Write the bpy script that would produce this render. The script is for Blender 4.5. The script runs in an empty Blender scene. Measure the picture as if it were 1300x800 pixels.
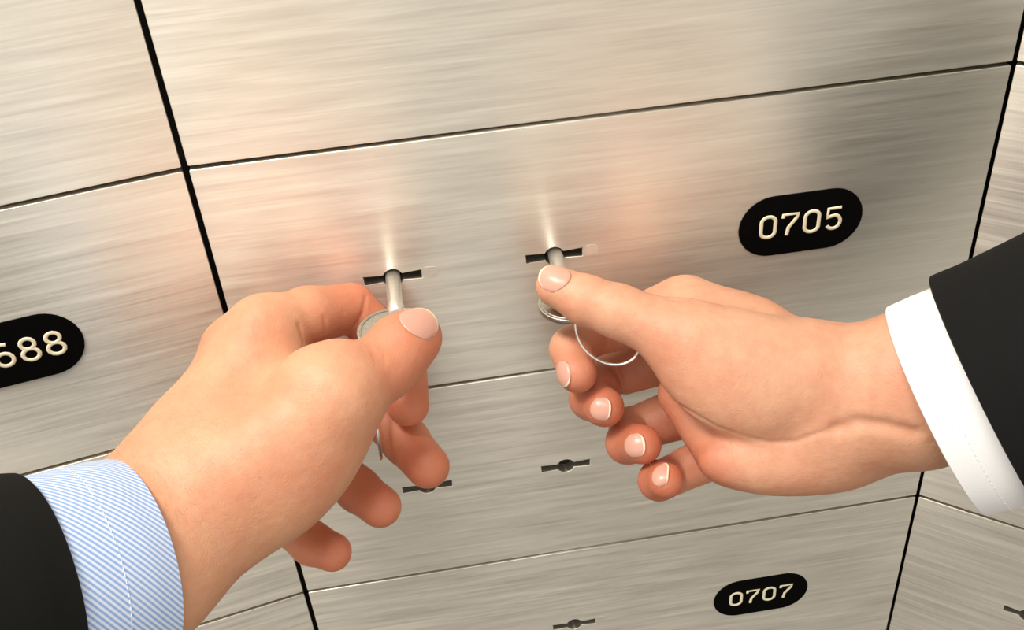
import bpy, bmesh, math, random
import numpy as np
from mathutils import Vector, Matrix

random.seed(7)
SC = bpy.context.scene
COL = SC.collection

# ---------------------------------------------------------------- measured positions (metres)
LEFT_HAND = [
    ('C',(-0.2387,-0.1481,-0.058),(-0.187,-0.1088,-0.084),0.03,0.03,0.,(0.6027,-0.6374,0.48),0.78),
    ('C',(-0.187,-0.1088,-0.084),(-0.1741,-0.0938,-0.0824),0.03,0.027,0.008,(0.3997,-0.6044,0.6892),0.78),
    ('C',(-0.1741,-0.0938,-0.0824),(-0.1608,-0.0763,-0.0739),0.0266,0.0266,0.012,(0.253,-0.48,0.84),0.75),
    ('C',(-0.1662,-0.0786,-0.0743),(-0.1402,-0.0353,-0.0512),0.017,0.0125,0.012),
    ('C',(-0.1626,-0.0747,-0.0788),(-0.1532,-0.0315,-0.0629),0.015,0.0138,0.012),
    ('C',(-0.1701,-0.0775,-0.0902),(-0.1519,-0.0298,-0.0875),0.016,0.012,0.012),
    ('C',(-0.1723,-0.0806,-0.0947),(-0.1597,-0.0458,-0.0966),0.015,0.011,0.012),
    ('E',(-0.1345,-0.0848,-0.0788),(0.7789,0.4037,0.48),(0.6272,-0.4954,-0.601),(-0.0048,0.7691,-0.6391),(0.036,0.019,0.018),0.01),
    ('C',(-0.1557,-0.0892,-0.0738),(-0.1149,-0.0734,-0.0559),0.017,0.0155,0.012),
    ('C',(-0.1351,-0.0567,-0.0661),(-0.1383,-0.0371,-0.0568),0.012,0.01,0.012),
    ('G',[('C',(-0.1149,-0.0734,-0.0559),(-0.0982,-0.0602,-0.0579),0.0155,0.0116,0.003)],0.006),
    ('G',[('C',(-0.0982,-0.0602,-0.0579),(-0.0909,-0.0537,-0.0549),0.0116,0.0118,0.003),('C',(-0.0909,-0.0537,-0.0549),(-0.086,-0.0499,-0.0542),0.0118,0.0108,0.003)],0.004),
    ('C',(-0.1219,-0.0704,-0.051),(-0.1144,-0.0667,-0.0518),0.0105,0.01,0.008),
    ('G',[('C',(-0.1402,-0.0353,-0.0512),(-0.1245,-0.025,-0.0555),0.0115,0.011,0.003),('C',(-0.1245,-0.025,-0.0555),(-0.109,-0.0147,-0.0617),0.011,0.0098,0.003)],0.004),
    ('G',[('C',(-0.109,-0.0147,-0.0617),(-0.0916,-0.0222,-0.0833),0.0096,0.009,0.003),('C',(-0.0916,-0.0222,-0.0833),(-0.0922,-0.04,-0.094),0.009,0.0084,0.003)],0.0015),
    ('G',[('C',(-0.1444,-0.0245,-0.0692),(-0.1117,-0.0177,-0.1033),0.0115,0.0098,0.003)],0.003),
    ('G',[('C',(-0.1117,-0.0177,-0.1033),(-0.0956,-0.0392,-0.1136),0.0098,0.0094,0.003),('C',(-0.0956,-0.0392,-0.1136),(-0.0879,-0.0559,-0.1133),0.0094,0.0087,0.003)],0.0015),
    ('G',[('C',(-0.1519,-0.0298,-0.0875),(-0.1326,-0.0344,-0.1149),0.011,0.0094,0.003)],0.003),
    ('G',[('C',(-0.1326,-0.0344,-0.1149),(-0.1166,-0.0538,-0.1224),0.0094,0.0086,0.003),('C',(-0.1166,-0.0538,-0.1224),(-0.1081,-0.066,-0.1211),0.0086,0.0082,0.003)],0.0015),
    ('G',[('C',(-0.1597,-0.0458,-0.0966),(-0.1489,-0.0596,-0.1241),0.01,0.0084,0.003)],0.003),
    ('G',[('C',(-0.1489,-0.0596,-0.1241),(-0.1362,-0.0713,-0.13),0.0084,0.008,0.003),('C',(-0.1362,-0.0713,-0.13),(-0.1281,-0.0785,-0.1287),0.008,0.0074,0.003)],0.0015),
    ('X',[(-0.1264,-0.0403,-0.0481),(-0.1261,-0.0415,-0.0502),(-0.126,-0.0424,-0.0524),(-0.1258,-0.0434,-0.0546)],0.0004,0.0015),
    ('X',[(-0.1179,-0.0335,-0.0508),(-0.118,-0.0346,-0.0537),(-0.1182,-0.0347,-0.0574)],0.0003,0.0012),
    ('X',[(-0.1011,-0.0636,-0.0443),(-0.1004,-0.0663,-0.0445),(-0.0997,-0.0684,-0.0451),(-0.0995,-0.0708,-0.0457),(-0.0993,-0.0729,-0.0465)],0.0001,0.0009),
    ('X',[(-0.0978,-0.0614,-0.0448),(-0.097,-0.0639,-0.0454),(-0.0962,-0.0659,-0.0462),(-0.096,-0.0679,-0.0471),(-0.0959,-0.0697,-0.0482)],0.0001,0.0009),
    ('X',[(-0.1021,-0.0178,-0.055),(-0.1031,-0.021,-0.0564),(-0.104,-0.0232,-0.0585),(-0.1057,-0.0247,-0.0601),(-0.1074,-0.0257,-0.0622)],0.0004,0.0014),
]
LEFT_NAILS = [
    ((-0.0885,-0.0573,-0.046),(-0.0773,-0.0479,-0.0454),0.0145,(0.3764,-0.2798,0.8832)),
]
RIGHT_HAND = [
    ('C',(0.1824,-0.1154,-0.0214),(0.0931,-0.0888,-0.0799),0.029,0.0287,0.,(0.2187,-0.9159,0.3366),0.80),
    ('C',(0.0931,-0.0888,-0.0799),(0.0707,-0.0814,-0.0895),0.0292,0.028,0.008,(0.1314,-0.9267,0.352),0.74),
    ('C',(0.0707,-0.0814,-0.0895),(0.0496,-0.0744,-0.0894),0.025,0.022,0.012,(0.0781,-0.9453,0.3167),0.74),
    ('C',(0.0603,-0.0678,-0.0791),(0.022,-0.0294,-0.0757),0.014,0.0125,0.012),
    ('C',(0.0111,-0.028,-0.0768),(0.022,-0.0294,-0.0757),0.0113,0.012,0.006),
    ('C',(0.0366,-0.041,-0.0761),(0.0227,-0.0304,-0.0752),0.011,0.012,0.008),
    ('C',(0.0657,-0.072,-0.0875),(0.0262,-0.0294,-0.0954),0.014,0.0115,0.01),
    ('C',(0.0637,-0.0785,-0.0933),(0.027,-0.0448,-0.1128),0.014,0.011,0.01),
    ('C',(0.0607,-0.0872,-0.0969),(0.0322,-0.0635,-0.1208),0.014,0.0105,0.01),
    ('C',(0.014,-0.0587,-0.0927),(0.0244,-0.0781,-0.1077),0.01,0.0105,0.009),
    ('E',(0.0486,-0.0881,-0.1064),(0.9918,-0.0325,-0.1234),(0.1273,0.3235,0.9376),(0.0094,-0.9457,0.325),(0.036,0.014,0.014),0.008),
    ('E',(0.0299,-0.0744,-0.0749),(0.8525,-0.3906,-0.3474),(0.5105,0.4788,0.7142),(-0.1126,-0.7862,0.6076),(0.031,0.021,0.016),0.005),
    ('C',(0.0511,-0.0749,-0.0747),(0.0138,-0.0611,-0.0639),0.017,0.0135,0.01),
    ('C',(0.0451,-0.0485,-0.0751),(0.0218,-0.0419,-0.069),0.011,0.009,0.01),
    ('G',[('C',(0.0138,-0.0611,-0.0639),(-0.0096,-0.0492,-0.0557),0.0132,0.0095,0.003)],0.006),
    ('G',[('C',(-0.0096,-0.0492,-0.0557),(-0.0202,-0.0432,-0.0531),0.0095,0.0091,0.003),('C',(-0.0202,-0.0432,-0.0531),(-0.03,-0.0367,-0.0497),0.0091,0.0079,0.003)],0.004),
    ('G',[('C',(0.022,-0.0294,-0.0757),(-0.0141,-0.0248,-0.0839),0.0105,0.0088,0.003)],0.004),
    ('G',[('C',(-0.0141,-0.0248,-0.0839),(-0.0259,-0.0378,-0.0795),0.0088,0.008,0.003),('C',(-0.0259,-0.0378,-0.0795),(-0.0259,-0.0506,-0.0816),0.008,0.0076,0.003)],0.0015),
    ('G',[('C',(0.0262,-0.0294,-0.0954),(-0.01,-0.025,-0.1074),0.0113,0.0093,0.003)],0.002),
    ('G',[('C',(-0.0101,-0.0254,-0.1079),(-0.0198,-0.0442,-0.101),0.009,0.0082,0.003),('C',(-0.0198,-0.0442,-0.101),(-0.0169,-0.0566,-0.0954),0.0082,0.0078,0.003)],0.001),
    ('G',[('C',(0.027,-0.0448,-0.1128),(-0.0024,-0.0408,-0.1246),0.0115,0.0092,0.003)],0.002),
    ('G',[('C',(-0.0029,-0.0401,-0.1237),(-0.0085,-0.0587,-0.114),0.0088,0.008,0.003),('C',(-0.0085,-0.0587,-0.114),(-0.005,-0.0692,-0.1059),0.008,0.0076,0.003)],0.001),
    ('G',[('C',(0.0322,-0.0635,-0.1208),(0.0088,-0.0625,-0.1323),0.01,0.008,0.003)],0.002),
    ('G',[('C',(0.0088,-0.0625,-0.1323),(0.0001,-0.0754,-0.1204),0.008,0.0074,0.003),('C',(0.0001,-0.0754,-0.1204),(0.0011,-0.082,-0.1141),0.0074,0.0069,0.003)],0.001),
    ('X',[(0.0072,-0.0652,-0.0892),(0.0063,-0.0766,-0.081),(0.0076,-0.0798,-0.0803),(0.0093,-0.0818,-0.0806),(0.0109,-0.0834,-0.0811),(0.0126,-0.0848,-0.0818),(0.0143,-0.0859,-0.0826),(0.0161,-0.0869,-0.0836),(0.018,-0.0878,-0.0848),(0.0205,-0.0891,-0.0853),(0.0231,-0.0902,-0.0861),(0.0258,-0.091,-0.0872),(0.0284,-0.0916,-0.0881),(0.031,-0.0923,-0.089),(0.0335,-0.0929,-0.0899),(0.036,-0.0937,-0.0907),(0.0382,-0.0943,-0.0905),(0.0404,-0.0948,-0.0903),(0.0426,-0.0954,-0.0901),(0.0446,-0.0963,-0.0897),(0.0468,-0.0971,-0.0881),(0.049,-0.0979,-0.0865),(0.0511,-0.0987,-0.0849),(0.0531,-0.0994,-0.0839),(0.0552,-0.1,-0.0831),(0.0573,-0.1004,-0.0823)],0.0005,0.0016),
    ('X',[(0.0215,-0.0882,-0.0882),(0.0225,-0.0873,-0.093),(0.0223,-0.09,-0.0944),(0.022,-0.0927,-0.0959),(0.0224,-0.0945,-0.0973),(0.023,-0.0961,-0.0992),(0.0237,-0.0972,-0.1014),(0.0247,-0.0978,-0.1042)],0.0003,0.0008),
    ('X',[(0.0573,-0.1004,-0.0823),(0.0595,-0.1008,-0.0814),(0.0616,-0.1013,-0.0804),(0.0635,-0.102,-0.0791),(0.0656,-0.1032,-0.0788),(0.0678,-0.1045,-0.0785),(0.0698,-0.1058,-0.0781),(0.0719,-0.1072,-0.0777),(0.0738,-0.1084,-0.0778),(0.0758,-0.1095,-0.078),(0.0779,-0.1105,-0.0783),(0.08,-0.1114,-0.0787)],0.0008,0.005),
    ('X',[(-0.0128,-0.0432,-0.0454),(-0.0127,-0.0467,-0.0449),(-0.0124,-0.0494,-0.0451)],0.0002,0.0008),
    ('X',[(-0.0107,-0.0443,-0.0457),(-0.0106,-0.0487,-0.045),(-0.0102,-0.0515,-0.0454)],0.0002,0.0008),
    ('X',[(-0.0086,-0.0468,-0.0454),(-0.0083,-0.0508,-0.0454),(-0.0078,-0.0535,-0.0462)],0.0002,0.0008),
    ('X',[(0.0356,-0.0878,-0.0633),(0.0356,-0.0891,-0.0652),(0.0355,-0.0903,-0.0672),(0.0355,-0.0914,-0.0693),(0.0356,-0.0923,-0.0715)],0.,0.0007),
    ('X',[(0.0466,-0.0892,-0.0642),(0.0466,-0.0909,-0.0664),(0.0467,-0.0923,-0.0688),(0.0469,-0.0935,-0.0715)],0.,0.0007),
    ('X',[(-0.0066,-0.0312,-0.0979),(-0.0057,-0.0337,-0.1001),(-0.0046,-0.0352,-0.103),(-0.0048,-0.0354,-0.1064),(-0.004,-0.0306,-0.1143)],0.0005,0.0015),
    ('X',[(0.0087,-0.0546,-0.0493),(0.0107,-0.0558,-0.0492),(0.0127,-0.0569,-0.0491),(0.0151,-0.0568,-0.0494),(0.0177,-0.0561,-0.0502)],0.0003,0.0015),
    ('X',[(0.0229,-0.0876,-0.0672),(0.0243,-0.0873,-0.0657),(0.0258,-0.0869,-0.0644)],0.0001,0.0007),
]
RIGHT_NAILS = [
    ((-0.026,-0.0424,-0.0451),(-0.0357,-0.0351,-0.0431),0.0115,(-0.0344,-0.3522,0.9353)),
    ((-0.033,-0.0486,-0.0764),(-0.0304,-0.0567,-0.082),0.0085,(-0.9087,-0.3725,0.1884)),
    ((-0.0236,-0.0606,-0.0915),(-0.0185,-0.0658,-0.0895),0.009,(-0.4214,-0.7584,0.4973)),
    ((-0.0119,-0.0709,-0.1041),(-0.0061,-0.076,-0.1001),0.009,(-0.3789,-0.7776,0.5018)),
    ((-0.0035,-0.0829,-0.1109),(0.0007,-0.0854,-0.1069),0.0075,(-0.3669,-0.7234,0.5849)),
]
LEFT_CUFF = [
    ((-0.1863,-0.1093,-0.0847),(0.0063,-0.024,-0.0237),(0.0188,-0.0128,0.018)),
    ((-0.193,-0.1144,-0.0813),(0.0065,-0.0248,-0.0245),(0.0195,-0.0133,0.0186)),
    ((-0.2306,-0.1431,-0.0624),(0.0066,-0.0252,-0.0249),(0.0195,-0.0133,0.0186)),
]
LEFT_SLEEVE = [
    ((-0.21,-0.1273,-0.0728),(0.0069,-0.0261,-0.0258),(0.0211,-0.0144,0.0201)),
    ((-0.2173,-0.1329,-0.0691),(0.0071,-0.0269,-0.0266),(0.0221,-0.015,0.0211)),
    ((-0.2528,-0.1599,-0.0512),(0.0073,-0.028,-0.0277),(0.0234,-0.0159,0.0223)),
    ((-0.334,-0.2218,-0.0102),(0.0086,-0.0328,-0.0325),(0.0273,-0.0186,0.026)),
]
RIGHT_CUFF = [
    ((0.0964,-0.097,-0.0839),(0.0129,-0.0241,-0.0306),(0.0143,0.0224,-0.0116)),
    ((0.1037,-0.0992,-0.0792),(0.0129,-0.0241,-0.0306),(0.0148,0.0232,-0.012)),
    ((0.1451,-0.1116,-0.0521),(0.0129,-0.0241,-0.0306),(0.0148,0.0232,-0.012)),
]
RIGHT_SLEEVE = [
    ((0.111,-0.1014,-0.0744),(0.0143,-0.0264,-0.0335),(0.0168,0.0281,-0.015)),
    ((0.1207,-0.1043,-0.068),(0.0146,-0.027,-0.0342),(0.0177,0.0297,-0.0159)),
    ((0.1694,-0.1188,-0.0361),(0.0154,-0.0288,-0.0366),(0.0202,0.0317,-0.0164)),
    ((0.2222,-0.1346,-0.0016),(0.0163,-0.0305,-0.0388),(0.0212,0.0332,-0.0172)),
]
HAIR_FLOW = (-0.5304,0.2937,0.5024)
CAM_LOC = (-0.0772,-0.3609,0.1789)
CAM_ROT = (0.93611,0.06945,-0.14152)
LENS_PX = 1345.36
FACET_LEFT, FACET_RIGHT = 0.1933, 0.6783
LEFT_RING_PTS = [(-0.1048,-0.0381,-0.0591),(-0.1046,-0.0612,-0.1005)]
RIGHT_RING_PTS = [(-0.0134,-0.0496,-0.0651)]

DOOR_W, DOOR_H, GAP, GAP_Z, THICK = 0.32, 0.12, 0.0022, 0.0017, 0.006

# ---------------------------------------------------------------- materials
def new_mat(name):
    m = bpy.data.materials.new(name); m.use_nodes = True
    nt = m.node_tree; b = nt.nodes['Principled BSDF']
    return m, nt, b

def node(nt, kind, **kw):
    n = nt.nodes.new(kind)
    for k, v in kw.items(): setattr(n, k, v)
    return n

def steel(name, tint, rough=0.34, aniso=0.85, streak=1.0):
    """horizontally brushed stainless steel"""
    m, nt, b = new_mat(name)
    b.inputs['Metallic'].default_value = 0.93
    tc = node(nt, 'ShaderNodeTexCoord')
    oi = node(nt, 'ShaderNodeObjectInfo')
    add = node(nt, 'ShaderNodeVectorMath', operation='ADD')
    nt.links.new(tc.outputs['Object'], add.inputs[0]); nt.links.new(oi.outputs['Location'], add.inputs[1])
    def streaks(sx, sz, detail):
        mp = node(nt, 'ShaderNodeMapping'); mp.inputs['Scale'].default_value = (sx, sz, sz)
        nt.links.new(add.outputs[0], mp.inputs['Vector'])
        n = node(nt, 'ShaderNodeTexNoise'); n.inputs['Scale'].default_value = 1.0
        n.inputs['Detail'].default_value = detail; n.inputs['Roughness'].default_value = 0.6
        nt.links.new(mp.outputs[0], n.inputs['Vector']); return n
    fine = streaks(22, 900, 3); broad = streaks(14, 260, 2)
    mix = node(nt, 'ShaderNodeMath', operation='ADD')
    nt.links.new(fine.outputs['Fac'], mix.inputs[0]); nt.links.new(broad.outputs['Fac'], mix.inputs[1])
    ramp = node(nt, 'ShaderNodeMapRange')
    ramp.inputs['From Min'].default_value = 0.6; ramp.inputs['From Max'].default_value = 1.4
    nt.links.new(mix.outputs[0], ramp.inputs['Value'])
    c = node(nt, 'ShaderNodeMix', data_type='RGBA')
    c.inputs['A'].default_value = tuple(t*(1-0.16*streak) for t in tint)+(1,)
    c.inputs['B'].default_value = tuple(min(1, t*(1+0.10*streak)) for t in tint)+(1,)
    nt.links.new(ramp.outputs[0], c.inputs['Factor'])
    nt.links.new(c.outputs['Result'], b.inputs['Base Color'])
    r = node(nt, 'ShaderNodeMapRange')
    r.inputs['To Min'].default_value = rough-0.06; r.inputs['To Max'].default_value = rough+0.08
    nt.links.new(ramp.outputs[0], r.inputs['Value']); nt.links.new(r.outputs[0], b.inputs['Roughness'])
    b.inputs['Anisotropic'].default_value = aniso
    tv = node(nt, 'ShaderNodeVectorTransform', vector_type='VECTOR', convert_from='OBJECT', convert_to='WORLD')
    tv.inputs[0].default_value = (0, 0, 1)
    nt.links.new(tv.outputs[0], b.inputs['Tangent'])
    bp = node(nt, 'ShaderNodeBump'); bp.inputs['Strength'].default_value = 0.10*streak; bp.inputs['Distance'].default_value = 0.0004
    nt.links.new(mix.outputs[0], bp.inputs['Height']); nt.links.new(bp.outputs[0], b.inputs['Normal'])
    return m

def simple(name, col, rough=0.5, metal=0.0, noise=0.0, scale=400, bump=0.0, spec=0.5):
    m, nt, b = new_mat(name)
    b.inputs['Roughness'].default_value = rough; b.inputs['Metallic'].default_value = metal
    b.inputs['Specular IOR Level'].default_value = spec
    tc = node(nt, 'ShaderNodeTexCoord')
    n = node(nt, 'ShaderNodeTexNoise'); n.inputs['Scale'].default_value = scale; n.inputs['Detail'].default_value = 4
    nt.links.new(tc.outputs['Object'], n.inputs['Vector'])
    c = node(nt, 'ShaderNodeMix', data_type='RGBA')
    c.inputs['A'].default_value = tuple(t*(1-noise) for t in col)+(1,)
    c.inputs['B'].default_value = tuple(min(1, t*(1+noise)) for t in col)+(1,)
    nt.links.new(n.outputs['Fac'], c.inputs['Factor']); nt.links.new(c.outputs['Result'], b.inputs['Base Color'])
    if bump:
        bp = node(nt, 'ShaderNodeBump'); bp.inputs['Strength'].default_value = bump; bp.inputs['Distance'].default_value = 0.0005
        nt.links.new(n.outputs['Fac'], bp.inputs['Height']); nt.links.new(bp.outputs[0], b.inputs['Normal'])
    return m

def skin(name, pale, ruddy, amount):
    m, nt, b = new_mat(name)
    tc = node(nt, 'ShaderNodeTexCoord')
    def noise(scale, detail=3):
        n = node(nt, 'ShaderNodeTexNoise'); n.inputs['Scale'].default_value = scale; n.inputs['Detail'].default_value = detail
        nt.links.new(tc.outputs['Object'], n.inputs['Vector']); return n
    big = noise(38); mid = noise(260, 4); fine = noise(1500, 3)
    s = node(nt, 'ShaderNodeMath', operation='MULTIPLY_ADD'); s.inputs[1].default_value = 0.35
    nt.links.new(mid.outputs['Fac'], s.inputs[0]); nt.links.new(big.outputs['Fac'], s.inputs[2])
    mr = node(nt, 'ShaderNodeMapRange'); mr.inputs['From Min'].default_value = 0.5; mr.inputs['From Max'].default_value = 0.95
    mr.inputs['To Max'].default_value = amount
    nt.links.new(s.outputs[0], mr.inputs['Value'])
    c = node(nt, 'ShaderNodeMix', data_type='RGBA')
    c.inputs['A'].default_value = pale+(1,); c.inputs['B'].default_value = ruddy+(1,)
    nt.links.new(mr.outputs[0], c.inputs['Factor'])
    # natural fingertip redness, deepened to paint in finger shade: per-vertex attribute
    at = node(nt, 'ShaderNodeAttribute', attribute_name='flush_shade')
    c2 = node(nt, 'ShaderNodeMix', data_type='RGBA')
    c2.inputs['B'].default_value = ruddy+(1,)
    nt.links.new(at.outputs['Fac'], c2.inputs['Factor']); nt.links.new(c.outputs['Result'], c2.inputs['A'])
    nt.links.new(c2.outputs['Result'], b.inputs['Base Color'])
    b.inputs['Subsurface Weight'].default_value = 0.35
    b.inputs['Subsurface Radius'].default_value = (1.0, 0.35, 0.18)
    b.inputs['Subsurface Scale'].default_value = 0.0022
    b.inputs['Roughness'].default_value = 0.48
    b.inputs['Specular IOR Level'].default_value = 0.45
    h = node(nt, 'ShaderNodeMath', operation='MULTIPLY_ADD'); h.inputs[1].default_value = 0.5
    nt.links.new(fine.outputs['Fac'], h.inputs[0]); nt.links.new(mid.outputs['Fac'], h.inputs[2])
    bp = node(nt, 'ShaderNodeBump'); bp.inputs['Strength'].default_value = 0.45; bp.inputs['Distance'].default_value = 0.0007
    nt.links.new(h.outputs[0], bp.inputs['Height']); nt.links.new(bp.outputs[0], b.inputs['Normal'])
    return m

def striped_cloth(name, base, line, per_m, slant):
    """fine woven diagonal stripes following the cloth's own UVs (metres)"""
    m, nt, b = new_mat(name)
    uv = node(nt, 'ShaderNodeUVMap')
    sep = node(nt, 'ShaderNodeSeparateXYZ'); nt.links.new(uv.outputs[0], sep.inputs[0])
    a = node(nt, 'ShaderNodeMath', operation='MULTIPLY_ADD'); a.inputs[1].default_value = slant
    nt.links.new(sep.outputs['X'], a.inputs[0]); nt.links.new(sep.outputs['Y'], a.inputs[2])
    f = node(nt, 'ShaderNodeMath', operation='MULTIPLY'); f.inputs[1].default_value = per_m*2*math.pi
    nt.links.new(a.outputs[0], f.inputs[0])
    s = node(nt, 'ShaderNodeMath', operation='SINE'); nt.links.new(f.outputs[0], s.inputs[0])
    mr = node(nt, 'ShaderNodeMapRange'); mr.inputs['From Min'].default_value = -0.5; mr.inputs['From Max'].default_value = 0.7
    nt.links.new(s.outputs[0], mr.inputs['Value'])
    c = node(nt, 'ShaderNodeMix', data_type='RGBA'); c.inputs['A'].default_value = base+(1,); c.inputs['B'].default_value = line+(1,)
    nt.links.new(mr.outputs[0], c.inputs['Factor']); nt.links.new(c.outputs['Result'], b.inputs['Base Color'])
    b.inputs['Roughness'].default_value = 0.8
    b.inputs['Sheen Weight'].default_value = 0.15
    bp = node(nt, 'ShaderNodeBump'); bp.inputs['Strength'].default_value = 0.3; bp.inputs['Distance'].default_value = 0.0002
    nt.links.new(s.outputs[0], bp.inputs['Height']); nt.links.new(bp.outputs[0], b.inputs['Normal'])
    return m

M = {
    'door':   steel('brushed_steel', (0.95, 0.885, 0.785), 0.44, 0.84, 0.92),
    'dark':   simple('dark_carcass', (0.012, 0.010, 0.009), 0.7),
    'lock':   simple('lock_hole_shade', (0.012, 0.010, 0.008), 0.6, 0.0),  # near-black colour paints in the shade down the keyholes
    'residue': simple('glue_residue', (0.93, 0.87, 0.77), 0.42, 0.55, noise=0.10, scale=900),
    'plate':  simple('black_enamel', (0.002, 0.002, 0.002), 0.6, noise=0.1, spec=0.06),
    'digit':  simple('cream_engraving', (0.97, 0.89, 0.66), 0.5, noise=0.04),
    'key':    simple('nickel_key', (0.93, 0.90, 0.83), 0.45, 1.0, noise=0.05, bump=0.03),
    'bow':    simple('worn_nickel', (0.50, 0.48, 0.43), 0.36, 1.0, noise=0.25, scale=700, bump=0.25),
    'ring':   simple('ring_wire', (0.86, 0.85, 0.83), 0.15, 1.0),
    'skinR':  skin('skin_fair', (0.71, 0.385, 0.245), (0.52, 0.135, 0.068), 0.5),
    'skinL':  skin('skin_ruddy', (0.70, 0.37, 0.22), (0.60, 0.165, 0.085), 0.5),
    'nail':   simple('fingernail', (0.66, 0.345, 0.265), 0.30, noise=0.05, scale=200),
    'tip':    simple('nail_free_edge', (0.88, 0.74, 0.55), 0.35, noise=0.03, scale=200),
    'blue':   striped_cloth('blue_striped_cotton', (0.66, 0.75, 0.91), (0.25, 0.39, 0.72), 530, 0.9),
    'white':  simple('white_cotton', (0.86, 0.86, 0.88), 0.85, noise=0.03, scale=900, bump=0.15),
    'suitL':  simple('charcoal_wool', (0.0055, 0.0055, 0.005), 0.85, noise=0.4, scale=2500, bump=0.2, spec=0.2),
    'suitR':  simple('black_wool', (0.006, 0.006, 0.0062), 0.85, noise=0.4, scale=2500, bump=0.2, spec=0.2),
    'hair':   simple('light_brown_hair', (0.58, 0.38, 0.22), 0.5),
    'thread': simple('pale_thread', (0.78, 0.82, 0.92), 0.8),
}

# ---------------------------------------------------------------- object helpers
def link(name, me, parent=None, mats=()):
    o = bpy.data.objects.new(name, me); COL.objects.link(o)
    for m in mats: me.materials.append(m)
    if parent is not None: o.parent = parent
    return o

def empty(name, loc, rz=0.0):
    o = bpy.data.objects.new(name, None); COL.objects.link(o)
    o.location = loc; o.rotation_euler = (0, 0, rz); o.empty_display_size = 0.02
    return o

def tag(o, label, cat, group=None):
    o['label'] = label; o['category'] = cat
    if group: o['group'] = group

def mesh_from(name, verts, faces, smooth=False):
    me = bpy.data.meshes.new(name); me.from_pydata([tuple(v) for v in verts], [], faces); me.update()
    if smooth:
        for p in me.polygons: p.use_smooth = True
    return me

def from_curve(cu):
    """evaluate a curve datablock into a mesh"""
    o = bpy.data.objects.new('tmp', cu); COL.objects.link(o)
    dg = bpy.context.evaluated_depsgraph_get()
    me = bpy.data.meshes.new_from_object(o.evaluated_get(dg))
    bpy.data.objects.remove(o); bpy.data.curves.remove(cu)
    return me

def plate_mesh(loops, depth, bevel):
    """flat panel in the XZ plane (front at y = 0, back at y = depth) with holes and a rounded edge"""
    cu = bpy.data.curves.new('c', 'CURVE'); cu.dimensions = '2D'; cu.fill_mode = 'BOTH'
    for L in loops:
        s = cu.splines.new('POLY'); s.points.add(len(L)-1); s.use_cyclic_u = True
        for q, (x, z) in zip(s.points, L): q.co = (x, z, 0, 1)
    cu.extrude = depth/2-bevel; cu.bevel_depth = bevel; cu.bevel_resolution = 2; cu.offset = -bevel
    me = from_curve(cu)
    me.transform(Matrix.Translation((0, depth/2, 0)) @ Matrix.Rotation(math.pi/2, 4, 'X'))
    return me

def tube_mesh(points, r, cyclic=False, flat=None):
    cu = bpy.data.curves.new('c', 'CURVE'); cu.dimensions = '3D'; cu.bevel_depth = r; cu.bevel_resolution = 4
    cu.use_fill_caps = True
    s = cu.splines.new('POLY'); s.points.add(len(points)-1); s.use_cyclic_u = cyclic
    for q, v in zip(s.points, points): q.co = (v[0], v[1], v[2], 1)
    me = from_curve(cu)
    for p in me.polygons: p.use_smooth = True
    return me

def join(meshes):
    bm = bmesh.new()
    for me in meshes:
        bm.from_mesh(me); bpy.data.meshes.remove(me)
    out = bpy.data.meshes.new('joined'); bm.to_mesh(out); bm.free()
    return out

def lathe(profile, n=40):
    """profile of (radius, y): revolved about the Y axis"""
    v, f = [], []
    for r, y in profile:
        for i in range(n):
            a = 2*math.pi*i/n; v.append((r*math.cos(a), y, r*math.sin(a)))
    for j in range(len(profile)-1):
        for i in range(n):
            f.append((j*n+i, j*n+(i+1) % n, (j+1)*n+(i+1) % n, (j+1)*n+i))
    f.append(tuple(range(n))); f.append(tuple(reversed([(len(profile)-1)*n+i for i in range(n)])))
    bm = bmesh.new(); me = mesh_from('l', v, f); bm.from_mesh(me); bmesh.ops.recalc_face_normals(bm, faces=bm.faces); bm.to_mesh(me); bm.free()
    for p in me.polygons: p.use_smooth = len(p.vertices) == 4
    return me

def stadium(w, h, n=20):
    r = h/2; L = []
    for i in range(n+1):
        a = -math.pi/2+math.pi*i/n; L.append((w/2-r+r*math.cos(a), r*math.sin(a)))
    for i in range(n+1):
        a = math.pi/2+math.pi*i/n; L.append((-w/2+r+r*math.cos(a), r*math.sin(a)))
    return L

def keyhole(cx, cz, w=0.0235, he=0.0040, hm=0.0030, r=0.0041):
    """slot with slightly flared ends crossed by a round hole"""
    L = []
    a0 = math.asin(hm/2/r)
    for i in range(17):
        a = a0+(math.pi-2*a0)*i/16; L.append((r*math.cos(a), r*math.sin(a)))
    L += [(-w/2, he/2), (-w/2, -he/2)]
    for i in range(17):
        a = math.pi+a0+(math.pi-2*a0)*i/16; L.append((r*math.cos(a), r*math.sin(a)))
    L += [(w/2, -he/2), (w/2, he/2)]
    return [(cx+x, cz+z) for x, z in L]

def rrect(w, h, r=0.0006, n=4):
    L = []
    for sx, sz, a0 in ((1, 1, 0), (-1, 1, 90), (-1, -1, 180), (1, -1, 270)):
        for i in range(n+1):
            a = math.radians(a0+90*i/n); L.append((sx*(w/2-r)+r*math.cos(a), sz*(h/2-r)+r*math.sin(a)))
    return L

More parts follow.
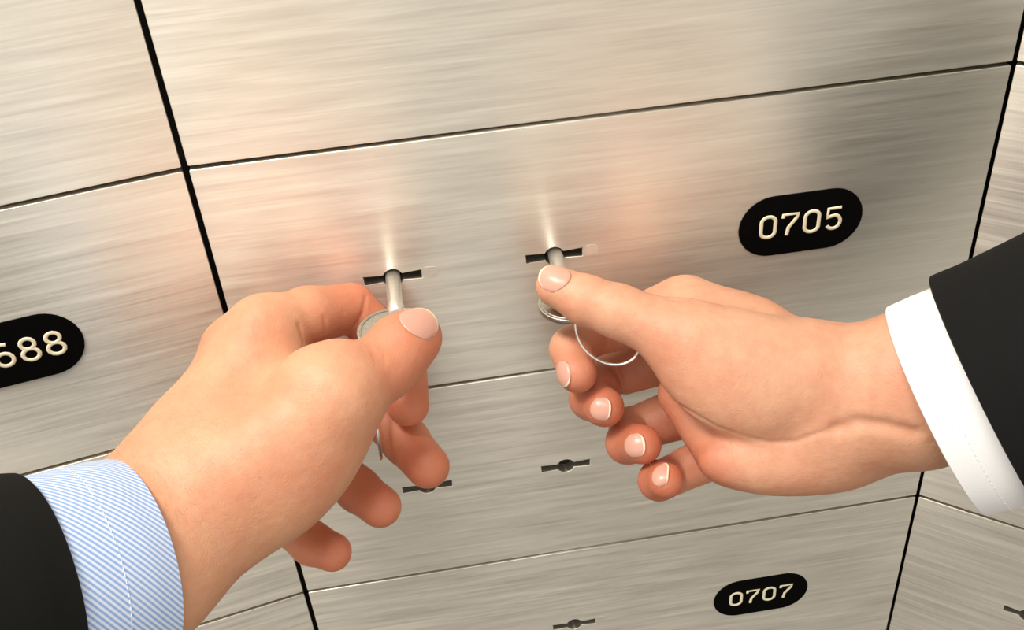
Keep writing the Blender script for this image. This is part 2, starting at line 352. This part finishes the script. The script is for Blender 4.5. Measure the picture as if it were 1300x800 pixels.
# ---------------------------------------------------------------- digits (stroke paths in a 1 x 1.65 cell)
def arc(cx, cz, rx, rz, a0, a1, n=14):
    return [(cx+rx*math.cos(math.radians(a0+(a1-a0)*i/n)), cz+rz*math.sin(math.radians(a0+(a1-a0)*i/n))) for i in range(n+1)]
DIG = {
    '0': [(arc(0, .37, .42, .40, 0, 180)+arc(0, -.37, .42, .40, 180, 360), True)],
    '7': [([(-.44, .55), (-.44, .77), (.44, .77), (.36, .45), (-.08, -.20), (-.16, -.77)], False)],
    '5': [([(.40, .77), (-.36, .77), (-.40, .10), (-.20, .20)]+arc(0, -.25, .42, .50, 80, -150), False)],
    '6': [(arc(0, -.32, .42, .45, 0, 360)[:-1], True), ([(.30, .72), (.02, .77)]+arc(.1, .05, .52, .72, 100, 180)+[(-.42, -.30)], False)],
    '8': [(arc(0, .40, .36, .37, 0, 360)[:-1], True), (arc(0, -.37, .43, .41, 0, 360)[:-1], True)],
}
def number_mesh(text, h=0.0107, pitch=0.0094, r=0.00082):
    s = h/1.65; out = []
    for i, ch in enumerate(text):
        ox = (i-(len(text)-1)/2)*pitch
        for path, cyc in DIG[ch]:
            out.append(tube_mesh([(ox+x*s*1.1, 0, z*s) for x, z in path], r, cyc))
    me = join(out)
    me.transform(Matrix.Diagonal((1, 0.45, 1, 1)))
    for p in me.polygons: p.use_smooth = True
    return me

# ---------------------------------------------------------------- safe deposit box doors
def make_door(frame, s0, row, label, number=None, keyholes=(), plate_x=0.0794, num_dx=0.0, plate=False, residue=(), gap=GAP):
    """frame = (corner point, x direction angle); s0 = centre along the facet; row 0 = above the first seam"""
    (ox, oy), ang = frame
    zc = DOOR_H/2-row*DOOR_H
    d = empty('safe_deposit_box', (ox+s0*math.cos(ang), oy+s0*math.sin(ang), zc), ang)
    tag(d, label, 'deposit box', 'brushed steel deposit boxes'); d['kind'] = 'thing'
    holes = [keyhole(x, 0.0) for x in keyholes]
    me = plate_mesh([rrect(DOOR_W-gap, DOOR_H-GAP_Z)]+holes, THICK, 0.0003)
    link('front_panel', me, d, [M['door']])
    for x in residue:
        rs = link('label_residue', plate_mesh([rrect(0.0052, 0.0050, 0.0014)], 0.00008, 0.00001), d, [M['residue']])
        rs.location = (x, -0.00008, 0.0004); rs.rotation_euler = (0, 0.06, 0)
    for x in keyholes:
        lk = link('lock_cylinder', lathe([(0.0128, THICK+0.0092), (0.0128, THICK+0.0002), (0.0124, THICK)], 40), d, [M['lock']])
        lk.location = (x, 0, 0)
    if number or plate:
        pl = link('number_plate', plate_mesh([stadium(0.0532, 0.0288)], 0.0006, 0.0001), d, [M['plate']])
        pl.location = (plate_x, -0.0006, -0.0001)
    if number:
        nm = link('number', number_mesh(number), pl, [M['digit']])
        nm.location = (num_dx, 0.0, 0)
    return d

MAIN = ((0, 0), 0.0)
LEFTF = ((-DOOR_W/2, 0), -FACET_LEFT)
RIGHTF = ((DOOR_W/2, 0), -FACET_RIGHT)
KX = (-0.0915, -0.0250)
make_door(MAIN, 0, 0, 'steel deposit box front above the one numbered 0705, cut by the top of the photo', None, ())
make_door(MAIN, 0, 1, 'steel deposit box front numbered 0705 with a key in both locks', '0705', KX, residue=(KX[0]+0.0156, KX[1]+0.0156))
make_door(MAIN, 0, 2, 'steel deposit box front directly between the doors numbered 0705 and 0707', '', KX, plate=True)
make_door(MAIN, 0, 3, 'steel deposit box front numbered 0707 below the two hands', '0707', KX, residue=(KX[1]+0.0150,))
lf = (LEFTF[0], FACET_LEFT)
make_door(lf, -DOOR_W/2, 0, 'steel deposit box front in the upper left corner above number 0688', None, ())
make_door(lf, -DOOR_W/2, 1, 'steel deposit box front numbered 0688 beside the left hand', '0688', (0.5,)[:0], plate_x=DOOR_W/2-0.0809, num_dx=0.0019)
make_door(lf, -DOOR_W/2, 2, 'steel deposit box front below number 0688, mostly behind the left arm', None, ())
make_door(lf, -DOOR_W/2, 3, 'steel deposit box front at the bottom left edge under the left wrist', None, ())
make_door(RIGHTF, DOOR_W/2, 0, 'sliver of pale steel box front in the upper right corner', None, (), gap=0.0010)
make_door(RIGHTF, DOOR_W/2, 1, 'angled pale steel box front right of number 0705 above the right sleeve', None, (), gap=0.0010)
make_door(RIGHTF, DOOR_W/2, 2, 'angled steel box front right of the corner seam behind the white cuff', None, (), gap=0.0010)
make_door(RIGHTF, DOOR_W/2, 3, 'angled steel box front in the lower right corner with one keyhole showing', None, (-DOOR_W/2+0.0655,), gap=0.0010)

# dark carcass behind the doors (the vault wall itself)
def carcass(name, frame, s0, s1):
    (ox, oy), ang = frame
    z0, z1 = -4*DOOR_H, DOOR_H*1.0
    y0, y1 = THICK+0.0096, THICK+0.04
    v = [(x, y, z) for x in (s0, s1) for y in (y0, y1) for z in (z0, z1)]
    f = [(0, 1, 3, 2), (4, 6, 7, 5), (0, 4, 5, 1), (2, 3, 7, 6), (0, 2, 6, 4), (1, 5, 7, 3)]
    o = link(name, mesh_from(name, v, f), None, [M['dark']])
    o.location = (ox, oy, 0); o.rotation_euler = (0, 0, ang)
    o['kind'] = 'structure'
    return o
carcass('wall_back', MAIN, -DOOR_W/2-0.02, DOOR_W/2+0.02)
carcass('wall_left', lf, -DOOR_W, 0)
carcass('wall_right', RIGHTF, 0, DOOR_W)

# ---------------------------------------------------------------- keys
def make_key(x, label, turn, bow_at, bow_r):
    k = empty('key', (x, 0, -DOOR_H/2)); k.rotation_euler = (0, turn, 0)
    tag(k, label, 'key', 'keys in the locks of door 0705')
    # round hollow shaft along -Y
    tip = -(bow_at-bow_r*0.90)
    link('shaft', lathe([(0.0012, 0.0050), (0.0024, 0.0050), (0.0030, 0.0044), (0.0030, tip+0.004), (0.0033, tip+0.003), (0.0034, tip), (0.0026, tip-0.003)], 32), k, [M['key']])
    # round bow in the XY plane with a ring hole, rim and a raised centre
    n = 48; hx, hy, hr = 0.0, -bow_r*0.62, bow_r*0.2
    def disc(r): return [(r*math.cos(2*math.pi*i/n), r*math.sin(2*math.pi*i/n)*0.96) for i in range(n)]
    hole = [(hx+hr*math.cos(2*math.pi*i/20), hy+hr*math.sin(2*math.pi*i/20)) for i in range(20)]
    def flat(loops, depth, bev):
        me = plate_mesh(loops, depth, bev)   # lies in XZ, turn it into XY
        me.transform(Matrix.Translation((0, -bow_at, 0)) @ Matrix.Rotation(-math.pi/2, 4, 'X') @ Matrix.Translation((0, -depth/2, 0)))
        return me
    bow = link('bow', flat([disc(bow_r), hole], 0.0022, 0.0004), k, [M['bow']])
    rim = []
    for zz in (0.0011, -0.0011):
        rim.append(tube_mesh([(bow_r*0.9*math.cos(2*math.pi*i/n), -bow_at+bow_r*0.86*math.sin(2*math.pi*i/n), zz) for i in range(n)], 0.0004, True))
    link('rim', join(rim), bow, [M['bow']])
    eng = []
    for j in range(7):
        xx = (-0.5+j/6)*bow_r*1.0
        eng.append(tube_mesh([(xx, -bow_at+bow_r*0.42, 0.0011), (xx*1.1, -bow_at-bow_r*0.1, 0.0011)], 0.00025))
    link('embossing', join(eng), bow, [M['bow']])
    return k

KEY_L = make_key(-0.0915, 'round-bowed key in the left lock, held by the hand with the blue cuff', math.radians(5), 0.0372, 0.0155)
KEY_R = make_key(-0.0245, 'round-bowed key in the right lock, held by the hand with the white cuff', math.radians(0), 0.0345, 0.0128)

def make_ring(pts_fn, label, r=0.0007):
    n = 64; pts = [pts_fn(2*math.pi*i/n) for i in range(n)]
    # split ring: two wire turns lying side by side
    o = link('key_ring', tube_mesh(pts, r, True), None, [M['ring']])
    tag(o, label, 'key ring')
    return o

a, b_ = (Vector(q) for q in LEFT_RING_PTS)
ctr = (a+b_)/2; up = (a-b_)/2; side = up.cross(Vector((1, 0.15, 0.1))).normalized()*0.013
make_ring(lambda t: ctr+up*math.cos(t)+side*math.sin(t), 'long wire key ring hanging from the left key behind the thumb', 0.0006)
c = Vector(RIGHT_RING_PTS[0]); u = Vector((0.95, -0.2, -0.1)).normalized(); v = Vector((-0.05, 0.55, 0.83)).normalized()
make_ring(lambda t: c+u*0.0121*math.cos(t)+v*0.0121*math.sin(t), 'round wire key ring hanging from the right key in front of the curled fingers', 0.0006)

# ---------------------------------------------------------------- hands: smooth blended surfaces
def smin(a, b, k):
    if k <= 0: return np.minimum(a, b)
    h = np.maximum(k-np.abs(a-b), 0)/k
    return np.minimum(a, b)-h*h*k*0.25

def d_cone(p, q):
    a, b = np.array(q[1], np.float32), np.array(q[2], np.float32); ra, rb = q[3], q[4]
    ba = b-a; pa = p-a
    t = np.clip(pa @ ba/float(ba @ ba), 0, 1)
    o = pa-t[:, None]*ba
    if len(q) > 6:
        n = np.array(q[6], np.float32); s = q[7]; dn = o @ n
        l = np.sqrt((o*o).sum(1)+(1/(s*s)-1)*dn*dn)
    else:
        l = np.sqrt((o*o).sum(1))
    return l-(ra+(rb-ra)*t)

def d_ell(p, q):
    pc = p-np.array(q[1], np.float32)
    L = np.stack([pc @ np.array(q[i], np.float32) for i in (2, 3, 4)], 1); r = np.array(q[5], np.float32)
    k0 = np.sqrt(((L/r)**2).sum(1)); k1 = np.sqrt(((L/(r*r))**2).sum(1))+1e-6
    return k0*(k0-1)/k1

def d_seg(p, a, b):
    a, b = np.array(a, np.float32), np.array(b, np.float32); ba = b-a; pa = p-a
    t = np.clip(pa @ ba/float(ba @ ba), 0, 1); o = pa-t[:, None]*ba
    return np.sqrt((o*o).sum(1))

def field(spec):
    def fn(p):
        d = None
        for q in spec:
            if q[0] == 'C': e, k = d_cone(p, q), q[5]
            elif q[0] == 'E': e, k = d_ell(p, q), q[6]
            elif q[0] == 'G':
                e = None
                for s in q[1]:
                    x = d_cone(p, s); e = x if e is None else smin(e, x, s[5])
                k = q[2]
            elif q[0] == 'X':
                e = None
                for s0, s1 in zip(q[1][:-1], q[1][1:]):
                    x = d_seg(p, s0, s1); e = x if e is None else np.minimum(e, x)
                e = e-q[2]
                d = -smin(-d, e, q[3]); continue
            d = e if d is None else smin(d, e, k)
        return d
    return fn

def surface_net(fn, lo, hi, h):
    lo = np.array(lo); n = np.ceil((np.array(hi)-lo)/h).astype(int); B = 4
    nb = (n+B)//B+1; n = nb*B
    g = [np.arange(nb[i])*B*h+lo[i]+(B-1)*h/2 for i in range(3)]
    G = np.stack(np.meshgrid(*g, indexing='ij'), -1).reshape(-1, 3).astype(np.float32)
    co = fn(G).reshape(nb)
    near = np.abs(co) < B*h*1.6
    D = np.repeat(np.repeat(np.repeat(co, B, 0), B, 1), B, 2).astype(np.float32)
    mask = np.repeat(np.repeat(np.repeat(near, B, 0), B, 1), B, 2)
    idx = np.argwhere(mask)
    out = np.empty(len(idx), np.float32)
    for i in range(0, len(idx), 400000):
        out[i:i+400000] = fn((idx[i:i+400000]*h+lo).astype(np.float32))
    D[mask] = out
    S = D < 0
    c = [S[i:n[0]-1+i, j:n[1]-1+j, k:n[2]-1+k] for i in (0, 1) for j in (0, 1) for k in (0, 1)]
    s = sum(x.astype(np.int8) for x in c); cells = np.argwhere((s > 0) & (s < 8))
    ids = -np.ones(n-1, np.int32); ids[tuple(cells.T)] = np.arange(len(cells))
    cor = np.array([(i, j, k) for i in (0, 1) for j in (0, 1) for k in (0, 1)])
    dv = np.stack([D[tuple((cells+o).T)] for o in cor], 1)
    acc = np.zeros((len(cells), 3)); cnt = np.zeros(len(cells))
    for i in range(8):
        for j in range(i+1, 8):
            if np.abs(cor[i]-cor[j]).sum() != 1: continue
            x, y = dv[:, i], dv[:, j]; m = (x < 0) != (y < 0)
            t = np.where(m, x/np.where(m, x-y, 1), 0)
            acc += np.where(m[:, None], cor[i]+t[:, None]*(cor[j]-cor[i]), 0); cnt += m
    verts = lo+(cells+acc/cnt[:, None])*h
    faces = []
    for ax in range(3):
        o1, o2 = [(1, 2), (2, 0), (0, 1)][ax]
        sl0 = [slice(1, n[i]-1) for i in range(3)]; sl1 = list(sl0); sl1[ax] = slice(2, n[ax])
        A = S[tuple(sl0)]; Bq = S[tuple(sl1)]
        e = np.argwhere(A != Bq)+1; inside = S[tuple(e.T)]
        d1 = np.zeros(3, int); d1[o1] = 1; d2 = np.zeros(3, int); d2[o2] = 1
        q = np.stack([ids[tuple((e-d1-d2).T)], ids[tuple((e-d2).T)], ids[tuple(e.T)], ids[tuple((e-d1).T)]], 1)
        q[~inside] = q[~inside][:, ::-1]
        faces.append(q[(q >= 0).all(1)])
    return verts, np.concatenate(faces)

def nail_plate(fn, spec, nu=15, nv=16):
    """one curved plate fitted to the finger under it"""
    base, tip, w, n = (np.array(q, float) if not isinstance(q, float) else q for q in spec)
    ax = tip-base; side = np.cross(n, ax); side /= np.linalg.norm(side)
    n = np.cross(ax, side); n /= np.linalg.norm(n)
    if n @ np.array(spec[3]) < 0: n = -n
    us = np.linspace(-1, 1, nu); vs = np.linspace(0, 1, nv)
    U, Vv = np.meshgrid(us, vs, indexing='ij')
    v0 = 0.20*U**2+0.12*U**4; v1 = 1-0.18*U**2-0.2*U**6
    T = v0+(v1-v0)*Vv
    wid = w/2*(0.93+0.07*np.sin(np.pi*np.clip(T, 0, 1)))
    flat = base+T[..., None]*ax+(U*wid)[..., None]*side
    st = flat.reshape(-1, 3)+n*0.012
    t = np.zeros(len(st))
    for _ in range(60):
        dd = fn((st-n*t[:, None]).astype(np.float32)); t += np.clip(dd, -0.002, 0.002)*0.7
    hgt = 0.012-t
    u, v = U.reshape(-1), T.reshape(-1)
    A = np.stack([np.ones_like(u), u, v, u*u, v*v, u*v, u*u*v], 1)
    good = (v < 0.8) & (np.abs(hgt) < 0.010)
    co = np.linalg.lstsq(A[good], hgt[good], rcond=None)[0]
    hh = A @ co+0.00060-0.0004*np.abs(u)**4
    top = flat.reshape(-1, 3)+n*hh[:, None]; bot = top-n*0.0006
    V = np.concatenate([top, bot]); N = len(top); F = []; mat = []
    for i in range(nu-1):
        for j in range(nv-1):
            q = (i*nv+j, (i+1)*nv+j, (i+1)*nv+j+1, i*nv+j+1); m = 2 if j >= nv-2 else 1
            F.append(q); mat.append(m); F.append(tuple(x+N for x in reversed(q))); mat.append(m)
    rim = [i*nv for i in range(nu)]+[(nu-1)*nv+j for j in range(1, nv)]+[i*nv+nv-1 for i in range(nu-2, -1, -1)]+[j for j in range(nv-2, 0, -1)]
    for x, y in zip(rim, rim[1:]+rim[:1]): F.append((y, x, x+N, y+N)); mat.append(1)
    return V, F, mat

def build_body(spec, nails, mat, flush_shade, h=0.00075):
    fn = field(spec)
    P = []
    for q in spec:
        for s in (q[1] if q[0] == 'G' else [q]):
            if s[0] == 'C': P += [np.array(s[1])+s[3], np.array(s[1])-s[3], np.array(s[2])+s[4], np.array(s[2])-s[4]]
            if s[0] == 'E': P += [np.array(s[1])+max(s[5]), np.array(s[1])-max(s[5])]
    P = np.array(P); lo, hi = P.min(0)-0.006, P.max(0)+0.006
    V, F = surface_net(fn, lo, hi, h)
    verts = [V]; faces = [tuple(int(i) for i in q) for q in F]; mats = [0]*len(faces); off = len(V)
    for s in nails:
        v, f, m = nail_plate(fn, s)
        verts.append(v); faces += [tuple(i+off for i in q) for q in f]; mats += m; off += len(v)
    allv = np.concatenate(verts)
    org = allv[:len(V)].mean(0)
    me = mesh_from('body', allv-org, faces, True)
    me.polygons.foreach_set('material_index', mats)
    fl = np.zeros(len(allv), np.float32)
    for c_, r_, s_ in flush_shade:
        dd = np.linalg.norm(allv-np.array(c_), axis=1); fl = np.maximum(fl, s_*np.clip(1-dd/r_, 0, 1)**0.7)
    at = me.attributes.new('flush_shade', 'FLOAT', 'POINT'); at.data.foreach_set('value', fl)
    bm = bmesh.new(); bm.from_mesh(me)
    bmesh.ops.recalc_face_normals(bm, faces=bm.faces)
    bm.to_mesh(me); bm.free()
    return me, org

def garment(rings, thick, sub=6, n=72, power=2.0, wobble=0.0, seed=0, roll=0.0):
    """lofted sleeve with an inner surface and rounded lip; UV in metres"""
    rng = random.Random(seed); ph = [rng.uniform(0, 6.28) for _ in range(6)]
    C = [np.array(r[0]) for r in rings]; U = [np.array(r[1]) for r in rings]; W = [np.array(r[2]) for r in rings]
    def at(t):
        i = min(int(t), len(C)-2); s = t-i
        return C[i]*(1-s)+C[i+1]*s, U[i]*(1-s)+U[i+1]*s, W[i]*(1-s)+W[i+1]*s
    m = (len(rings)-1)*sub
    T = [0.0, 0.01, 0.03]+[(i/sub) for i in range(1, m+1)]
    rows = []; uvrow = []
    for T_i in T:
        c, u, w = at(T_i); row = []
        for i in range(n):
            a = 2*math.pi*i/n; ca, sa = math.cos(a), math.sin(a)
            ex = 2.0/power
            x = math.copysign(abs(ca)**ex, ca); y = math.copysign(abs(sa)**ex, sa)
            k = 1+wobble*(math.sin(2*a+ph[0]+T_i*1.3)*0.5+math.sin(3*a+ph[1]-T_i*2.1)*0.35+math.sin(5*a+ph[2]+T_i*3)*0.15)
            row.append(c+(u*x+w*y)*k)
        rows.append(row)
    axis = (C[1]-C[0])/np.linalg.norm(C[1]-C[0])
    outer = rows
    lip = [[c0+axis*0 for c0 in outer[0]]]
    cen = [at(t)[0] for t in T]
    inner = [[p-(p-c_)/np.linalg.norm(p-c_)*thick for p in row] for row, c_ in zip(outer, cen)]
    mid = [[p-(p-cen[0])/np.linalg.norm(p-cen[0])*thick*0.5-axis*thick*0.35 for p in outer[0]]]
    allrows = list(reversed(outer))+mid+inner
    V = [p for r in allrows for p in r]; F = []
    for j in range(len(allrows)-1):
        for i in range(n):
            F.append((j*n+i, j*n+(i+1) % n, (j+1)*n+(i+1) % n, (j+1)*n+i))
    F.append(tuple(range(n)))   # the cloth closes over the arm at the far end
    org = np.mean(np.array(outer[0]), 0)
    me = mesh_from('g', [p-org for p in V], F, True)
    # UVs: x around, y along
    dist = [0.0]
    for r0, r1 in zip(allrows[:-1], allrows[1:]): dist.append(dist[-1]+float(np.linalg.norm(np.array(r1)-np.array(r0), axis=1).mean()))
    per = float(np.linalg.norm(np.array(outer[0])-np.roll(np.array(outer[0]), 1, 0), axis=1).sum())
    uv = me.uv_layers.new(name='UVMap')
    for p in me.polygons:
        j, i = divmod(p.index, n)
        if len(p.vertices) > 4: continue
        cs = [(i, j), (i+1, j), (i+1, j+1), (i, j+1)]
        for li, (ci, cj) in zip(p.loop_indices, cs): uv.data[li].uv = (ci/n*per, dist[cj])
    bm = bmesh.new(); bm.from_mesh(me); bmesh.ops.recalc_face_normals(bm, faces=bm.faces); bm.to_mesh(me); bm.free()
    return me, org, outer

def crow_at(rows, j, f, c, u, w, a):
    """point on the outer face of the cuff at fraction f round its j-th row"""
    r = rows[j]; n = len(r); x = f*n; i = int(x) % n; s = x-int(x)
    p = np.array(r[i])*(1-s)+np.array(r[(i+1) % n])*s
    o = p-np.mean(np.array(r), 0)
    return p+o/np.linalg.norm(o)*0.0001

def hairs(me, org, mat, parent, centre, radius, flow, count, seed):
    """fine body hair growing from the skin surface round a point"""
    rng = random.Random(seed); c = Vector(centre)-Vector(org); fl = Vector(flow).normalized()
    cand = [v for v in me.vertices if (v.co-c).length < radius]
    V, F = [], []
    for v in rng.sample(cand, min(count, len(cand))):
        d = (v.normal*0.45+fl*0.8+Vector([rng.uniform(-.35, .35) for _ in range(3)])).normalized()
        L = rng.uniform(0.003, 0.006); s1 = d.orthogonal().normalized(); s2 = d.cross(s1); b = len(V)
        for t_, r_ in ((0, 0.000035), (0.5, 0.000027)):
            p = v.co+d*L*t_-v.normal*0.0002*(t_ == 0)
            V += [p+s1*r_, p-s1*r_*0.5+s2*r_, p-s1*r_*0.5-s2*r_]
        V.append(v.co+d*L+v.normal*-0.0004)
        for k in range(3):
            k2 = (k+1) % 3; F += [(b+k, b+k2, b+3+k2, b+3+k), (b+3+k, b+3+k2, b+6)]
    o = link('arm_hair', mesh_from('hair', V, F), parent, [mat]); o['kind'] = 'stuff'
    return o

def person(label, spec, nails, mat, flush_shade, cuff, cuff_mat, sleeve, sleeve_mat, seed, stitch_mat, stitch_row, hair=None):
    me, org = build_body(spec, nails, mat, flush_shade)
    root = empty('person', tuple(org)); tag(root, label, 'person')
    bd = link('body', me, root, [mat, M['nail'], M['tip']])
    if hair: hairs(me, org, M['hair'], root, *hair)
    cm, co, crow = garment(cuff, 0.0012, wobble=0.012, seed=seed)
    cf = link('shirt_cuff', cm, root, [cuff_mat]); cf.location = tuple(co-org)
    st = []
    c_, u_, w_ = (np.array(q) for q in cuff[1]); a_ = (np.array(cuff[1][0])-np.array(cuff[0][0])); a_ = a_/np.linalg.norm(a_)
    for i in range(110):
        p0, p1 = (crow_at(crow, stitch_row, (i+e)/110, c_, u_, w_, a_)-co for e in (0.0, 0.55))
        st.append(tube_mesh([p0, (p0+p1)/2*1.0, p1], 0.00016))
    link('stitching', join(st), cf, [stitch_mat])
    sm, so, _ = garment(sleeve, 0.0022, wobble=0.02, seed=seed+3)
    sl = link('jacket_sleeve', sm, root, [sleeve_mat]); sl.location = tuple(so-org)
    return root

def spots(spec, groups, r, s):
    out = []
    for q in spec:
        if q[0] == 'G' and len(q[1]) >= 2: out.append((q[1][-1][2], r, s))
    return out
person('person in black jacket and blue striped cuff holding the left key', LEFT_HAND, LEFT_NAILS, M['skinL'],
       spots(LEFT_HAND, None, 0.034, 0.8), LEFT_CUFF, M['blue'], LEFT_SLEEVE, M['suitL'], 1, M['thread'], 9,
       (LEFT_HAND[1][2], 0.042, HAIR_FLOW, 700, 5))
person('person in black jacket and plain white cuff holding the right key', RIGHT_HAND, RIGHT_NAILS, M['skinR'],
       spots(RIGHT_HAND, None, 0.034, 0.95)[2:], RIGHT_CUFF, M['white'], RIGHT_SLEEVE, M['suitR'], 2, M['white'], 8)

# ---------------------------------------------------------------- light
def area(name, loc, target, size, power, col):
    L = bpy.data.lights.new(name, 'AREA'); L.shape = 'RECTANGLE'; L.size, L.size_y = size; L.energy = power; L.color = col
    o = bpy.data.objects.new(name, L); COL.objects.link(o); o.location = loc
    o.rotation_euler = (Vector(target)-Vector(loc)).to_track_quat('-Z', 'Y').to_euler()
    return o
area('ceiling_lamp', (-0.35, -0.65, 1.5), (0, -0.05, -0.1), (1.2, 0.5), 14, (1.0, 0.95, 0.88))
area('wall_lamp', (-0.50, -0.20, 0.80), (0, -0.08, -0.1), (0.35, 0.2), 7, (1.0, 0.94, 0.84))
W = bpy.data.worlds.new('vault_room_light'); SC.world = W; W.use_nodes = True
wt = W.node_tree; bg = wt.nodes['Background']
tc = node(wt, 'ShaderNodeTexCoord'); sp = node(wt, 'ShaderNodeSeparateXYZ'); wt.links.new(tc.outputs['Generated'], sp.inputs[0])
cr = node(wt, 'ShaderNodeValToRGB'); mr = node(wt, 'ShaderNodeMapRange')
mr.inputs['From Min'].default_value = -1; mr.inputs['From Max'].default_value = 1
wt.links.new(sp.outputs['Z'], mr.inputs['Value']); wt.links.new(mr.outputs[0], cr.inputs['Fac'])
e = cr.color_ramp.elements
warm = (1.0, 0.93, 0.82)
stops = [(0.0, 0.04), (0.075, 0.07), (0.20, 0.09), (0.30, 0.36), (0.40, 1.0), (0.50, 1.20), (1.0, 0.4)]
e[0].position = 0.0; e[1].position = 1.0
for p_, v_ in stops[1:-1]: e.new(p_)
for el, (p_, v_) in zip(e, stops): el.position = p_; el.color = tuple(v_*c_ for c_ in warm)+(1,)
xm = node(wt, 'ShaderNodeMapRange'); xm.inputs['From Min'].default_value = -1; xm.inputs['From Max'].default_value = 1
wt.links.new(sp.outputs['X'], xm.inputs['Value'])
xr = node(wt, 'ShaderNodeValToRGB'); wt.links.new(xm.outputs[0], xr.inputs['Fac'])
q = xr.color_ramp.elements
sx = [(0.0, 1.0), (0.3, 1.0), (0.5, 0.95), (0.75, 1.0), (1.0, 0.9)]
q[0].position = 0.0; q[1].position = 1.0
for p_, v_ in sx[1:-1]: q.new(p_)
for el, (p_, v_) in zip(q, sx): el.position = p_; el.color = (v_, v_, v_, 1)
mu = node(wt, 'ShaderNodeVectorMath', operation='MULTIPLY')
wt.links.new(cr.outputs[0], mu.inputs[0]); wt.links.new(xr.outputs[0], mu.inputs[1])
wt.links.new(mu.outputs[0], bg.inputs['Color']); bg.inputs['Strength'].default_value = 1.0

# ---------------------------------------------------------------- camera
cd = bpy.data.cameras.new('camera'); cam = bpy.data.objects.new('camera', cd); COL.objects.link(cam)
cam.location = CAM_LOC; cam.rotation_euler = CAM_ROT
cd.sensor_fit = 'HORIZONTAL'; cd.sensor_width = 36.0; cd.lens = LENS_PX*36.0/1300
cd.clip_start = 0.01
SC.camera = cam
SC.view_settings.view_transform = 'Standard'; SC.view_settings.look = 'None'
SC.view_settings.exposure = 0.0; SC.view_settings.gamma = 1.0; SC.view_settings.use_curve_mapping = False
